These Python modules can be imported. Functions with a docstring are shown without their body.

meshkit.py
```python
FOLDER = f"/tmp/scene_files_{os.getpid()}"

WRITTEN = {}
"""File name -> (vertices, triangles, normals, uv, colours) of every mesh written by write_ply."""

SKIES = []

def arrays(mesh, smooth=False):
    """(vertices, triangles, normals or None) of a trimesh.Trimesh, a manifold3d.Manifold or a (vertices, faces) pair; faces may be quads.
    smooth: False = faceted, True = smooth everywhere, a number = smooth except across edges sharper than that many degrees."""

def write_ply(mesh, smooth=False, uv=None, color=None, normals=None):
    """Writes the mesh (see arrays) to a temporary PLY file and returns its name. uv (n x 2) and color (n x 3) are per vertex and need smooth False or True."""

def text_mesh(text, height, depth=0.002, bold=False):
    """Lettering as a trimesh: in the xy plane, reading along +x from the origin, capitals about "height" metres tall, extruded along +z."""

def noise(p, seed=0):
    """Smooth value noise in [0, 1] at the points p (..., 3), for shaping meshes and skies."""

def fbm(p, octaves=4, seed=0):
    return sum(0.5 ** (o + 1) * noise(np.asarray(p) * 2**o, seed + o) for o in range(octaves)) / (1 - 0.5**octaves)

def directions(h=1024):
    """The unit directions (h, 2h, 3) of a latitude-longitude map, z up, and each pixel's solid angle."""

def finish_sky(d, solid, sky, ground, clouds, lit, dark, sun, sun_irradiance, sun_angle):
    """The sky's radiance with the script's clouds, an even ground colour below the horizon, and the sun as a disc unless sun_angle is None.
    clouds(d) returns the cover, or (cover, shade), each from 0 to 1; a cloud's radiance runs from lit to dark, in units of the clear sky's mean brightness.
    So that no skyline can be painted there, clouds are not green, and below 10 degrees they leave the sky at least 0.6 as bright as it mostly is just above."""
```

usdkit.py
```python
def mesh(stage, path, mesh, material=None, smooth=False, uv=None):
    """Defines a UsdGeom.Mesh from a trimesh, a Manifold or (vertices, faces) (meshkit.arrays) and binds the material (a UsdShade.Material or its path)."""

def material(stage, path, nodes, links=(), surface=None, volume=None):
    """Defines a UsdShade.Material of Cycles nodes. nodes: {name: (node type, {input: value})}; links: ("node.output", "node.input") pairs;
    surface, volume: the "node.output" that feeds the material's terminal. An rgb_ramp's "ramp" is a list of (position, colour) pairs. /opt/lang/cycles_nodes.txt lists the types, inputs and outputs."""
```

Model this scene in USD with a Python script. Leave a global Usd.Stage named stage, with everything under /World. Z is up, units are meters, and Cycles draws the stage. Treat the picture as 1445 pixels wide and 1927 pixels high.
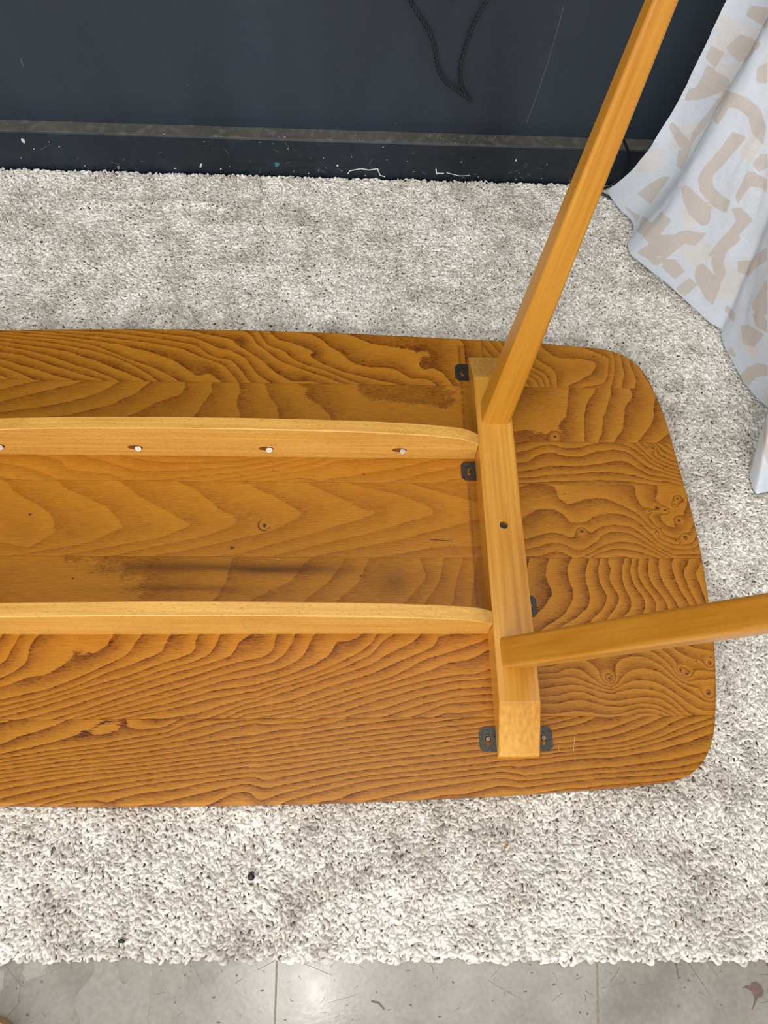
import math, random
import numpy as np, trimesh, manifold3d as m3, usdkit, meshkit
from manifold3d import Manifold, CrossSection
from scipy.interpolate import RBFInterpolator, CubicSpline
from scipy.spatial import Delaunay
from shapely.geometry import Polygon, LineString, Point, box as sbox
from shapely.ops import unary_union
import shapely, shapely.affinity
from pxr import Usd, UsdGeom, UsdLux, UsdShade, Gf, Sdf, Vt

stage = Usd.Stage.CreateInMemory()
UsdGeom.SetStageUpAxis(stage, 'Z'); UsdGeom.SetStageMetersPerUnit(stage, 1.0)
UsdGeom.Xform.Define(stage, '/World'); UsdGeom.Scope.Define(stage, '/World/Looks')
T = Sdf.ValueTypeNames

# ---------------------------------------------------------------- camera: a phone held above the table, tilted 64 degrees down
CAM_R = (0.998755989, -0.015333, 0.0474486395); CAM_U = (-0.0066958, 0.901693826, 0.432323271); CAM_F = (0.0494129579, 0.432103163, -0.900469442)
CAM_Z, FOCAL_PX = 1.129012, 1468.217
cam = UsdGeom.Camera.Define(stage, '/World/Camera')
mt = Gf.Matrix4d(*CAM_R, 0, *CAM_U, 0, *[-c for c in CAM_F], 0, 0, 0, CAM_Z, 1)
cam.AddTransformOp().Set(mt)
cam.CreateHorizontalApertureAttr(36.0); cam.CreateVerticalApertureAttr(36.0*1927/1445)
cam.CreateFocalLengthAttr(36.0*FOCAL_PX/1445)
cam.CreateClippingRangeAttr(Gf.Vec2f(0.02, 100))
cam.CreateExposureAttr(-0.58)

# ---------------------------------------------------------------- light: overcast daylight from a wide shop window in front, a roof light above
dome = UsdLux.DomeLight.Define(stage, '/World/sky_light'); dome.CreateIntensityAttr(0.42); dome.CreateColorAttr(Gf.Vec3f(0.93, 0.97, 1.0))
def rect(name, pos, look, w, h, power, col):
    L = UsdLux.RectLight.Define(stage, '/World/' + name)
    L.CreateWidthAttr(w); L.CreateHeightAttr(h); L.CreateIntensityAttr(power); L.CreateColorAttr(Gf.Vec3f(*col))
    z = -np.array(look, float); z /= np.linalg.norm(z); up = np.array([0, 0, 1.]) if abs(z[2]) < .95 else np.array([0, 1., 0])
    x = np.cross(up, z); x /= np.linalg.norm(x); y = np.cross(z, x)
    L.AddTransformOp().Set(Gf.Matrix4d(*x, 0, *y, 0, *z, 0, *pos, 1))
rect('window_light', (-0.75, -2.25, 1.55), (0.22, 1, -0.12), 3.2, 1.9, 5.9, (1.0, 0.985, 0.96))
rect('roof_light', (0.25, 0.25, 2.75), (0, 0, -1), 1.7, 1.5, 4.3, (1.0, 0.98, 0.95))
rect('ceiling_lamp', (-0.17, -0.36, 2.7), (0, 0, -1), .34, .30, 36.0, (1.0, 0.97, 0.92))

# ---------------------------------------------------------------- helpers
used = {}
def numbered(path):
    if path not in used:
        used[path] = 0; return path
    used[path] += 1
    return '%s_%03d' % (path, used[path])
def tag(p, label=None, cat=None, group=None, kind=None):
    p = p.GetPrim() if hasattr(p, 'GetPrim') else p
    for k, v in (('label', label), ('category', cat), ('group', group), ('kind', kind)):
        if v: p.SetCustomDataByKey(k, v)
    return p
def thing(name, label, cat, loc=(0, 0, 0), group=None, kind=None):
    x = UsdGeom.Xform.Define(stage, numbered('/World/' + name))
    if any(loc): x.AddTranslateOp().Set(Gf.Vec3d(*loc))
    return tag(x, label, cat, group, kind)
def put(name, mesh, mat, parent=None, smooth=35, prim=None, label=None, kind=None, off=(0, 0, 0)):
    """one Mesh prim; prim = {primvar: function of the points}; off is taken from the points (the parent's place)"""
    path = numbered((str(parent.GetPath()) if parent else '/World') + '/' + name)
    m = usdkit.mesh(stage, path, mesh, mat, smooth=smooth)
    P = np.array(m.GetPointsAttr().Get(), float)
    for k, fn in (prim or {}).items():
        a = np.asarray(fn(P), np.float32); api = UsdGeom.PrimvarsAPI(m)
        if a.ndim == 1: api.CreatePrimvar(k, T.FloatArray, 'vertex').Set(Vt.FloatArray.FromNumpy(a))
        else: api.CreatePrimvar(k, T.Float3Array, 'vertex').Set(Vt.Vec3fArray.FromNumpy(a))
    if any(off): m.GetPointsAttr().Set(Vt.Vec3fArray.FromNumpy((P - np.array(off)).astype(np.float32)))
    if label or kind: tag(m, label, None, None, kind)
    return m.GetPrim()
def man(tm):
    return Manifold(m3.Mesh(np.asarray(tm.vertices, np.float32), np.asarray(tm.faces, np.uint32)))
def hull(pts): return Manifold.hull_points(np.asarray(pts, float))
def bevel_box(lo, hi, c=.0015):
    lo, hi = np.array(lo, float), np.array(hi, float); p = []
    for k in range(3):
        for sx in (0, 1):
            for sy in (0, 1):
                for sz in (0, 1):
                    q = np.array([(lo, hi)[s][i] for i, s in enumerate((sx, sy, sz))])
                    ins = np.array([c if s == 0 else -c for s in (sx, sy, sz)]); ins[k] = 0
                    p.append(q + ins)
    return hull(p)
def tube(path, r, n=10, closed_ends=True):
    P = np.asarray(path, float); d = np.gradient(P, axis=0); d /= np.linalg.norm(d, axis=1)[:, None]
    r = np.broadcast_to(r, len(P)); ref = np.array([0, 0, 1.]) if abs(d[0][2]) < .9 else np.array([1., 0, 0])
    u = np.cross(d[0], ref); u /= np.linalg.norm(u); V = []; F = []
    for i in range(len(P)):
        u = u - d[i] * (u @ d[i]); u /= np.linalg.norm(u); w = np.cross(d[i], u)
        a = np.arange(n) / n * 2 * math.pi
        V.append(P[i] + r[i] * (np.cos(a)[:, None] * u + np.sin(a)[:, None] * w))
    V = np.vstack(V)
    for i in range(len(P) - 1):
        for k in range(n):
            a, b = i * n + k, i * n + (k + 1) % n; F += [(a, b, b + n), (a, b + n, a + n)]
    if closed_ends:
        V = np.vstack([V, P[0], P[-1]]); e = len(V) - 2
        for k in range(n): F += [(e, (k + 1) % n, k), (e + 1, (len(P) - 1) * n + k, (len(P) - 1) * n + (k + 1) % n)]
    return trimesh.Trimesh(V, F, process=False)
def spline(pts, n, closed=False):
    P = np.asarray(pts, float)
    if closed: P = np.vstack([P, P[:1]])
    t = np.concatenate([[0], np.cumsum(np.linalg.norm(np.diff(P, axis=0), axis=1))])
    cs = CubicSpline(t, P, bc_type='periodic' if closed else 'not-a-knot' if len(P) > 3 else 'natural')
    return cs(np.linspace(0, t[-1], n, endpoint=not closed))
def blob(cx, cy, rx, ry, seed, n=10, rough=.25):
    r = np.random.RandomState(seed); a = np.arange(n) / n * 2 * math.pi; k = 1 + rough * (r.rand(n) - .5) * 2
    return np.stack([cx + rx * k * np.cos(a), cy + ry * k * np.sin(a)], 1)
def lin(r, g, b):
    return tuple((c / 255 / 12.92 if c / 255 <= .04045 else ((c / 255 + .055) / 1.055) ** 2.4) for c in (r, g, b))

# ---------------------------------------------------------------- materials
def mat(name, nodes, links, surface='p.BSDF'):
    return usdkit.material(stage, '/World/Looks/' + name, nodes, links, surface=surface)
def plain(name, col, rough=.5, metal=0., spec=.5, noise=None):
    nodes = {'p': ('principled_bsdf', {'base_color': col, 'roughness': rough, 'metallic': metal, 'specular_ior_level': spec})}; links = []
    if noise:
        sc, amt = noise
        nodes.update(g=('geometry', {}), n=('noise_texture', {'scale': sc, 'detail': 4.}), r=('rgb_ramp', {'ramp': [(.3, tuple(c * (1 - amt) for c in col)), (.7, tuple(min(1, c * (1 + amt)) for c in col))]}))
        links += [('g.position', 'n.vector'), ('n.fac', 'r.fac'), ('r.color', 'p.base_color')]
    return mat(name, nodes, links)
def math_(op, **k): return ('math', dict(math_type=op, **k))

# elm: growth rings from the traced field "ring" (one dark early-wood line at each whole number), pores and fibre along x
def elm(name, pale, mid, dark, red):
    n = {
        'at': ('attribute', {'attribute': 'ring'}), 'ct': ('attribute', {'attribute': 'contrast'}),
        'g': ('geometry', {}),
        'm1': ('mapping', {'scale': (38., 70., 1.)}), 'n1': ('noise_texture', {'scale': 1., 'detail': 3.}),
        'm2': ('mapping', {'scale': (130., 650., 1.)}), 'n2': ('noise_texture', {'scale': 1., 'detail': 3.}),
        'm3': ('mapping', {'scale': (45., 800., 1.)}), 'n3': ('noise_texture', {'scale': 1., 'detail': 2.}),
        'm4': ('mapping', {'scale': (5., 14., 1.)}), 'n4': ('noise_texture', {'scale': 1., 'detail': 3.}),
        'm5': ('mapping', {'scale': (120., 640., 1.)}), 'n5': ('noise_texture', {'scale': 1., 'detail': 2.}),
        'a1': math_('multiply_add', value2=.13), 'a2': math_('multiply_add', value2=.14), 's0': math_('subtract', value2=.135),
        'fr': math_('fraction'),
        'ring': ('rgb_ramp', {'ramp': [(0, (.0,) * 3), (.05, (.06,) * 3), (.14, (.28,) * 3), (.30, (.46,) * 3), (.52, (.72,) * 3), (.78, (.93,) * 3), (.95, (1,) * 3), (.985, (1,) * 3), (1, (.1,) * 3)]}),
        'inv': math_('subtract', value1=1.), 'cm': math_('multiply'), 'cv': ('map_range', {'from_min': .3, 'from_max': .7, 'to_min': .6, 'to_max': 1.08, 'clamp': True}), 'cw': math_('multiply'), 'rv': math_('subtract', value1=1.),
        'col': ('rgb_ramp', {'ramp': [(0, dark), (.35, mid), (1, pale)]}),
        'fib': ('map_range', {'from_min': .25, 'from_max': .75, 'to_min': .80, 'to_max': 1.17, 'clamp': True}),
        'fm': ('mix_color', {'blend_type': 'multiply', 'fac': 1.}),
        'por': ('map_range', {'from_min': .52, 'from_max': .64, 'to_min': 0., 'to_max': 1., 'clamp': True}),
        'pm': math_('multiply'), 'pm2': math_('multiply', value2=1., use_clamp=True),
        'pc': ('mix_color', {'b': tuple(c * .45 for c in dark), 'blend_type': 'mix'}),
        'tone': ('map_range', {'from_min': .3, 'from_max': .7, 'to_min': 0., 'to_max': .55, 'clamp': True}),
        'tm': ('mix_color', {'b': red, 'blend_type': 'multiply'}), 'st': ('attribute', {'attribute': 'stain'}), 'sm': ('mix_color', {'b': tuple(c * .8 for c in dark)}),
        'fibc': ('combine_color', {}),
        'h': math_('multiply_add', value2=.6), 'b': ('bump', {'strength': .5, 'distance': .0006}),
        'p': ('principled_bsdf', {'roughness': .36, 'specular_ior_level': .24}),
    }
    l = [('g.position', f'm{i}.vector') for i in range(1, 6)] + [(f'm{i}.vector', f'n{i}.vector') for i in range(1, 6)]
    l += [('n1.fac', 'a1.value1'), ('at.fac', 'a1.value3'), ('n2.fac', 'a2.value1'), ('a1.value', 'a2.value3'), ('a2.value', 's0.value1'), ('s0.value', 'fr.value1'),
          ('fr.value', 'ring.fac'), ('ring.color', 'inv.value2'), ('inv.value', 'cm.value1'), ('ct.fac', 'cw.value1'), ('n1.fac', 'cv.value'), ('cv.result', 'cw.value2'), ('cw.value', 'cm.value2'), ('cm.value', 'rv.value2'), ('rv.value', 'col.fac'),
          ('n3.fac', 'fib.value'), ('fib.result', 'fibc.r'), ('fib.result', 'fibc.g'), ('fib.result', 'fibc.b'), ('col.color', 'fm.a'), ('fibc.color', 'fm.b'),
          ('n5.fac', 'por.value'), ('por.result', 'pm.value1'), ('cm.value', 'pm.value2'), ('pm.value', 'pm2.value1'), ('pm2.value', 'pc.fac'), ('fm.result', 'pc.a'),
          ('n4.fac', 'tone.value'), ('tone.result', 'tm.fac'), ('pc.result', 'tm.a'), ('tm.result', 'sm.a'), ('st.fac', 'sm.fac'), ('sm.result', 'p.base_color'),
          ('ring.color', 'h.value1'), ('n3.fac', 'h.value3'), ('h.value', 'b.height'), ('b.normal', 'p.normal')]
    return mat(name, n, l)
ELM_PALE, ELM_MID, ELM_DARK = lin(182, 120, 30), lin(137, 78, 10), lin(70, 30, 3)
M_ELM = elm('elm', ELM_PALE, ELM_MID, ELM_DARK, (.84, .75, .60))

# beech: straight fine grain and short dark flecks, along the first coordinate of "grain"
def beech(name, pale, deep, fleck, rough=.34, fl=.6):
    n = {'at': ('attribute', {'attribute': 'grain'}),
         'm1': ('mapping', {'scale': (5., 190., 190.)}), 'n1': ('noise_texture', {'scale': 1., 'detail': 3.}),
         'm2': ('mapping', {'scale': (170., 1300., 1300.)}), 'n2': ('noise_texture', {'scale': 1., 'detail': 1.}),
         'm3': ('mapping', {'scale': (3., 14., 14.)}), 'n3': ('noise_texture', {'scale': 1., 'detail': 3.}),
         'mx': math_('multiply_add', value2=.55), 'm_': math_('multiply', value2=.55),
         'col': ('rgb_ramp', {'ramp': [(.33, deep), (.52, tuple((a + b) / 2 for a, b in zip(pale, deep))), (.72, pale)]}),
         'f': ('map_range', {'from_min': .60, 'from_max': .70, 'to_min': 0., 'to_max': fl, 'clamp': True}),
         'fc': ('mix_color', {'b': fleck, 'blend_type': 'mix'}),
         'b': ('bump', {'strength': .08, 'distance': .0005}),
         'p': ('principled_bsdf', {'roughness': rough, 'specular_ior_level': .45})}
    l = [('at.vector', f'm{i}.vector') for i in (1, 2, 3)] + [(f'm{i}.vector', f'n{i}.vector') for i in (1, 2, 3)]
    l += [('n3.fac', 'm_.value1'), ('n1.fac', 'mx.value1'), ('m_.value', 'mx.value3'), ('mx.value', 'col.fac'), ('n2.fac', 'f.value'), ('f.result', 'fc.fac'), ('col.color', 'fc.a'), ('fc.result', 'p.base_color'),
          ('n1.fac', 'b.height'), ('b.normal', 'p.normal')]
    return mat(name, n, l)
M_RAIL = beech('beech_rail', lin(228, 176, 88), lin(194, 134, 50), lin(150, 88, 24))
M_BEARER = beech('beech_bearer', lin(216, 156, 60), lin(174, 110, 24), lin(150, 88, 20), rough=.27, fl=.2)
M_LEG = beech('beech_leg', lin(202, 142, 46), lin(176, 110, 20), lin(150, 86, 14), fl=.3)
M_STEEL = plain('dark_steel', lin(66, 64, 60), .42, .75, noise=(300., .4))
M_SCREW = plain('zinc_screw', lin(225, 224, 220), .32, .35)
M_SLOT = plain('dark_slot_wood', lin(118, 62, 18), .7)
M_RSCREW = plain('brown_screw', lin(120, 104, 84), .35, 1.)
M_RECESS = plain('screw_recess', lin(22, 20, 18), .7)
M_PSCR = plain('varnish_scratch', lin(205, 170, 110), .6)
M_KNOT = plain('knot_wood', lin(66, 34, 12), .6, noise=(500., .5))
M_KNOTP = plain('pale_knot_wood', lin(140, 84, 28), .5, noise=(400., .4))

# ---------------------------------------------------------------- the room
def wall_paint(name, col, dust, amt, rough):
    n = {'g': ('geometry', {}), 'm1': ('mapping', {'scale': (5., 5., 1.1)}), 'n1': ('noise_texture', {'scale': 1., 'detail': 4.}), 'n2': ('noise_texture', {'scale': 55., 'detail': 5.}),
         'r': ('rgb_ramp', {'ramp': [(.3, tuple(c * .66 for c in col)), (.7, tuple(c * 1.38 for c in col))]}),
         'd': ('map_range', {'from_min': .5, 'from_max': .85, 'to_min': 0., 'to_max': amt, 'clamp': True}), 'mx': ('mix_color', {'b': dust}),
         'b': ('bump', {'strength': .1, 'distance': .001}),
         'p': ('principled_bsdf', {'roughness': rough, 'specular_ior_level': .4})}
    l = [('g.position', 'm1.vector'), ('m1.vector', 'n1.vector'), ('g.position', 'n2.vector'), ('n1.fac', 'r.fac'), ('n2.fac', 'd.value'), ('d.result', 'mx.fac'), ('r.color', 'mx.a'), ('mx.result', 'p.base_color'), ('n2.fac', 'b.height'), ('b.normal', 'p.normal')]
    return mat(name, n, l)
M_WALL = wall_paint('wall_paint', lin(40, 48, 57), lin(60, 64, 66), .3, .42)
M_BASE = wall_paint('baseboard_paint', lin(27, 35, 43), lin(60, 64, 68), .3, .4)
M_LEDGE = wall_paint('dusty_ledge', lin(76, 73, 68), lin(130, 126, 118), .6, .6)
M_CHIP = plain('bare_chip', lin(205, 205, 200), .8)
M_DUST = plain('plaster_dust', lin(150, 148, 140), .9)
M_TEAL = plain('teal_chip', lin(40, 120, 120), .7)
M_SCUFF = plain('black_scuff', lin(20, 23, 27), .5)
M_SCRATCH = plain('grey_scratch', lin(84, 88, 94), .7)

YW, YB = 1.312, 1.281           # wall face, baseboard face
BTOP = .092
wb = put('wall_back', trimesh.creation.box(bounds=[(-3, YW, 0), (2.2, YW + .12, 2.8)]), M_WALL, smooth=False); tag(wb, kind='structure')
wr = put('wall_right', trimesh.creation.box(bounds=[(1.9, -2.6, 0), (2.02, YW, 2.8)]), M_WALL, smooth=False); tag(wr, kind='structure')
rs = np.random.RandomState(4)
bb = UsdGeom.Xform.Define(stage, '/World/baseboard_back'); tag(bb, kind='structure'); bb = bb.GetPrim()
put('board', bevel_box((-3, YB, 0), (1.9, YW - .0002, BTOP - .0012), .002), M_BASE, bb, smooth=False)
put('ledge', bevel_box((-3, YB + .0016, BTOP - .0012), (1.9, YW - .0002, BTOP), .0004), M_LEDGE, bb, smooth=False, label='dusty grey top ledge of the baseboard')
def flat_marks(polys, axis, at, out=.0004):
    """thin chips of paint lying on a plane; axis 'y' : polys are (x, z) on the plane y = at, proud towards -y; axis 'z': (x, y) on z = at"""
    ms = []
    for p in polys:
        pg = Polygon(p).buffer(0)
        for g in getattr(pg, 'geoms', [pg]):
            if g.is_empty or g.area < 1e-9: continue
            m = trimesh.creation.extrude_polygon(g, out, engine='earcut'); v = m.vertices
            m.vertices = np.stack([v[:, 0], at - v[:, 2], v[:, 1]], 1) if axis == 'y' else np.stack([v[:, 0], v[:, 1], at + v[:, 2]], 1)
            if axis == 'y': m.invert()
            m.fix_normals(); ms.append(m)
    return trimesh.util.concatenate(ms)
def stroke(pts, w):
    return np.array(LineString(pts).buffer(w, cap_style='flat').exterior.coords)
chips = [stroke([(.000, .016), (.004, .024), (.027, .030), (.042, .027), (.059, .031), (.065, .015), (.075, .012)], .0011), stroke([(.175, .034), (.177, .024), (.192, .024)], .0012), stroke([(.197, .026), (.225, .019), (.245, .021)], .0008),
         stroke([(-.29, .022), (-.286, .031)], .0016), blob(-.613, .071, .003, .006, 3), blob(-.02, .036, .002, .0022, 5), blob(-.45, .018, .003, .0015, 6), blob(-.34, .018, .003, .0012, 8), blob(.33, .06, .0013, .003, 12), blob(-.25, .02, .002, .002, 9)]
for k in range(34): chips.append(blob(rs.uniform(-.65, .5), rs.choice([rs.uniform(.012, .03), rs.uniform(.03, .085)], p=[.6, .4]), rs.uniform(.0005, .0014), rs.uniform(.0005, .0013), 100 + k, 6))
put('paint_chips', flat_marks(chips, 'y', YB), M_CHIP, bb, smooth=False, kind='stuff', label='small white chips and cracks in the dark paint')
sc = [stroke([(a, b), (a + rs.uniform(-.01, .02), b + rs.uniform(-.014, .014))], .0005) for a, b in zip(rs.uniform(-.65, .4, 26), rs.uniform(.02, .075, 26))]
put('scratches', flat_marks(sc, 'y', YB, .0002), M_SCRATCH, bb, smooth=False, kind='stuff', label='fine grey scratches')
put('scuffs', flat_marks([blob(.21, .062, .05, .004, 21, 16, .5), blob(.24, .066, .03, .003, 22, 14, .5), blob(-.1, .045, .04, .003, 23, 14, .5), blob(-.08, .028, .012, .003, 24, 12, .5), blob(-.2, .032, .03, .0016, 25, 12, .5)], 'y', YB, .0002), M_SCUFF, bb, smooth=False, kind='stuff', label='black scuff marks')
put('teal_chip', flat_marks([blob(-.139, .033, .005, .005, 31, 9, .4), blob(.262, .018, .002, .002, 32)], 'y', YB), M_TEAL, bb, smooth=False, label='small teal paint chip')
lc = [blob(rs.uniform(-.1, .3), YB + rs.uniform(.003, .028), rs.uniform(.0004, .0011), rs.uniform(.0004, .001), 200 + k, 6) for k in range(44)] + [blob(rs.uniform(-.65, .0), YB + rs.uniform(.002, .028), rs.uniform(.0005, .0012), .0008, 300 + k, 6) for k in range(12)]
lc += [blob(-.346, YB + .004, .0022, .0012, 51), blob(-.25, YB + .003, .002, .0014, 52), blob(-.12, YB + .006, .0016, .002, 53)]
put('ledge_flecks', flat_marks(lc, 'z', BTOP), M_DUST, bb, smooth=False, kind='stuff', label='white flecks of plaster on the ledge')
put('long_scratch', flat_marks([stroke([(.356, .34), (.3555, .30), (.3535, .25), (.349, .19), (.341, .119)], .0005)], 'y', YW, .0002), M_SCRATCH, wb, smooth=False, label='thin pale scratch down the dark wall')
put('fleck', flat_marks([blob(.091, .110, .0016, .0012, 61), blob(-.29, .175, .001, .0012, 62), blob(-.30, .155, .001, .001, 63), stroke([(-.573, .20), (-.571, .215)], .0008)], 'y', YW, .0002), M_SCRATCH, wb, smooth=False, kind='stuff', label='tiny grey marks on the dark wall')

# concrete floor
def concrete():
    n = {'g': ('geometry', {}), 'n1': ('noise_texture', {'scale': 9., 'detail': 6., 'roughness': .6}), 'n2': ('noise_texture', {'scale': 160., 'detail': 5.}), 'n3': ('noise_texture', {'scale': 34., 'detail': 6., 'roughness': .7, 'distortion': 1.2}),
         'r1': ('rgb_ramp', {'ramp': [(.3, lin(122, 116, 106)), (.5, lin(144, 138, 127)), (.7, lin(162, 156, 146))]}),
         'k': ('map_range', {'from_min': .62, 'from_max': .74, 'to_min': 0., 'to_max': .45, 'clamp': True}), 'mx': ('mix_color', {'b': lin(112, 105, 95)}),
         'k2': ('map_range', {'from_min': .3, 'from_max': .7, 'to_min': .90, 'to_max': 1.08}), 'kc': ('combine_color', {}), 'mm': ('mix_color', {'blend_type': 'multiply', 'fac': 1.}),
         'rr': ('map_range', {'from_min': .3, 'from_max': .7, 'to_min': .12, 'to_max': .30}), 'b': ('bump', {'strength': .07, 'distance': .001}),
         'p': ('principled_bsdf', {'specular_ior_level': .5})}
    l = [('g.position', f'n{i}.vector') for i in (1, 2, 3)] + [('n1.fac', 'r1.fac'), ('n3.fac', 'k.value'), ('k.result', 'mx.fac'), ('r1.color', 'mx.a'), ('n2.fac', 'k2.value'), ('k2.result', 'kc.r'), ('k2.result', 'kc.g'), ('k2.result', 'kc.b'), ('mx.result', 'mm.a'), ('kc.color', 'mm.b'), ('mm.result', 'p.base_color'), ('n1.fac', 'rr.value'), ('rr.result', 'p.roughness'), ('n2.fac', 'b.height'), ('b.normal', 'p.normal')]
    return mat('concrete', n, l)
M_CONC = concrete()
fl = put('floor', trimesh.creation.box(bounds=[(-3, -2.6, -.1), (2.2, YW + .12, 0)]), M_CONC, smooth=False); tag(fl, 'worn grey concrete floor with scratches, stains and joint lines', None, None, 'structure')
M_STAIN = plain('maroon_stain', lin(112, 88, 82), .6, noise=(300., .2))
M_PALE = plain('pale_filler', lin(164, 158, 147), .3, noise=(200., .12))
M_DARKM = plain('dark_mark', lin(104, 99, 91), .6)
M_JOINT = plain('joint_line', lin(140, 126, 108), .8, noise=(200., .2))
put('joint_line', flat_marks([stroke([(-.081, -.3), (-.0815, -.14), (-.082, -.06)], .0012)], 'z', 0, .0002), M_JOINT, fl, smooth=False, label='thin joint line in the concrete')
put('joint_line', flat_marks([stroke([(.306, -.3), (.316, -.158), (.326, -.07)], .0014)], 'z', 0, .0002), M_JOINT, fl, smooth=False, label='brownish joint line in the concrete')
put('paint_splash', flat_marks([np.array([(.511, -.121), (.517, -.1215), (.519, -.118), (.526, -.117), (.531, -.121), (.533, -.128), (.529, -.134), (.524, -.134), (.517, -.144), (.513, -.148), (.519, -.136), (.518, -.128), (.511, -.124), (.506, -.124)])], 'z', 0, .0003), M_STAIN, fl, smooth=False, label='dried maroon paint splash on the concrete')
put('paint_splash', flat_marks([blob(.557, -.095, .012, .007, 71, 12, .4)], 'z', 0, .0003), M_STAIN, fl, smooth=False, label='maroon stain by the rug edge')
put('filler_patch', flat_marks([blob(-.379, -.086, .016, .010, 72, 16, .3), np.array([(-.43, -.09), (-.415, -.085), (-.412, -.105), (-.42, -.12), (-.44, -.12)])], 'z', 0, .0003), M_PALE, fl, smooth=False, label='pale filler patch')
put('filler_patch', flat_marks([np.vstack([spline([(-.322, -.16), (-.318, -.135), (-.325, -.12), (-.312, -.10), (-.318, -.07)], 20), spline([(-.292, -.07), (-.276, -.09), (-.268, -.104), (-.255, -.085), (-.235, -.07)], 20) * [1, 1], [(-.235, -.16)]])], 'z', 0, .00025), plain('worn_screed', lin(150, 145, 134), .22, noise=(120., .12)), fl, smooth=False, label='worn paler screed patch')
fm = []
for k in range(110):
    a, b, t, L_ = rs.uniform(-.44, .6), rs.uniform(-.15, -.085), rs.uniform(0, 3.14), rs.choice([rs.uniform(.002, .010), rs.uniform(.015, .06)], p=[.72, .28])
    fm.append(stroke([(a, b), (a + L_ * .5 * math.cos(t) + rs.uniform(-.002, .002), b + L_ * .5 * math.sin(t)), (a + L_ * math.cos(t), b + L_ * math.sin(t))], rs.uniform(.0001, .00028)))
for k in range(60): fm.append(blob(rs.uniform(-.44, .6), rs.uniform(-.15, -.085), rs.uniform(.0006, .0026), rs.uniform(.0005, .0015), 400 + k, 7, .5))
fm += [blob(.4255, -.103, .0015, .008, 81, 12, .4), stroke([(.036, -.128), (.045, -.13), (.052, -.137)], .0012), blob(.424, -.07, .002, .006, 82)]
put('scratches_and_specks', flat_marks(fm, 'z', 0, .00015), M_DARKM, fl, smooth=False, kind='stuff', label='dark scratches and specks on the concrete')

# ---------------------------------------------------------------- rug: backing and looped wool pile
def pile_mat(name, pale, mid, dirt, rnd):
    n = {'g': ('geometry', {}), 'o': ('object_info', {}), 'n1': ('noise_texture', {'scale': 5., 'detail': 5., 'roughness': .65}), 'n2': ('noise_texture', {'scale': 22., 'detail': 4.}),
         'mx': math_('multiply_add', value2=.5), 'm_': math_('multiply', value2=.5), 'r': ('rgb_ramp', {'ramp': [(.30, dirt), (.47, mid), (.62, pale)]}),
         'v': ('map_range', {'to_min': 1 - rnd, 'to_max': 1 + rnd * .6}), 'vc': ('combine_color', {}), 'mm': ('mix_color', {'blend_type': 'multiply', 'fac': 1., 'use_clamp': False}),
         'p': ('principled_bsdf', {'roughness': .9, 'specular_ior_level': .15, 'sheen_weight': .25, 'sheen_roughness': .5})}
    l = [('g.position', 'n1.vector'), ('g.position', 'n2.vector'), ('n2.fac', 'm_.value1'), ('n1.fac', 'mx.value1'), ('m_.value', 'mx.value3'), ('mx.value', 'r.fac'), ('o.random', 'v.value'), ('v.result', 'vc.r'), ('v.result', 'vc.g'), ('v.result', 'vc.b'), ('r.color', 'mm.a'), ('vc.color', 'mm.b'), ('mm.result', 'p.base_color')]
    return mat(name, n, l)
M_PILE = pile_mat('wool_pile', lin(236, 231, 221), lin(213, 206, 194), lin(164, 155, 142), .34)
M_BACKING = plain('rug_backing', lin(128, 113, 94), .95, spec=.1)
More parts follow.
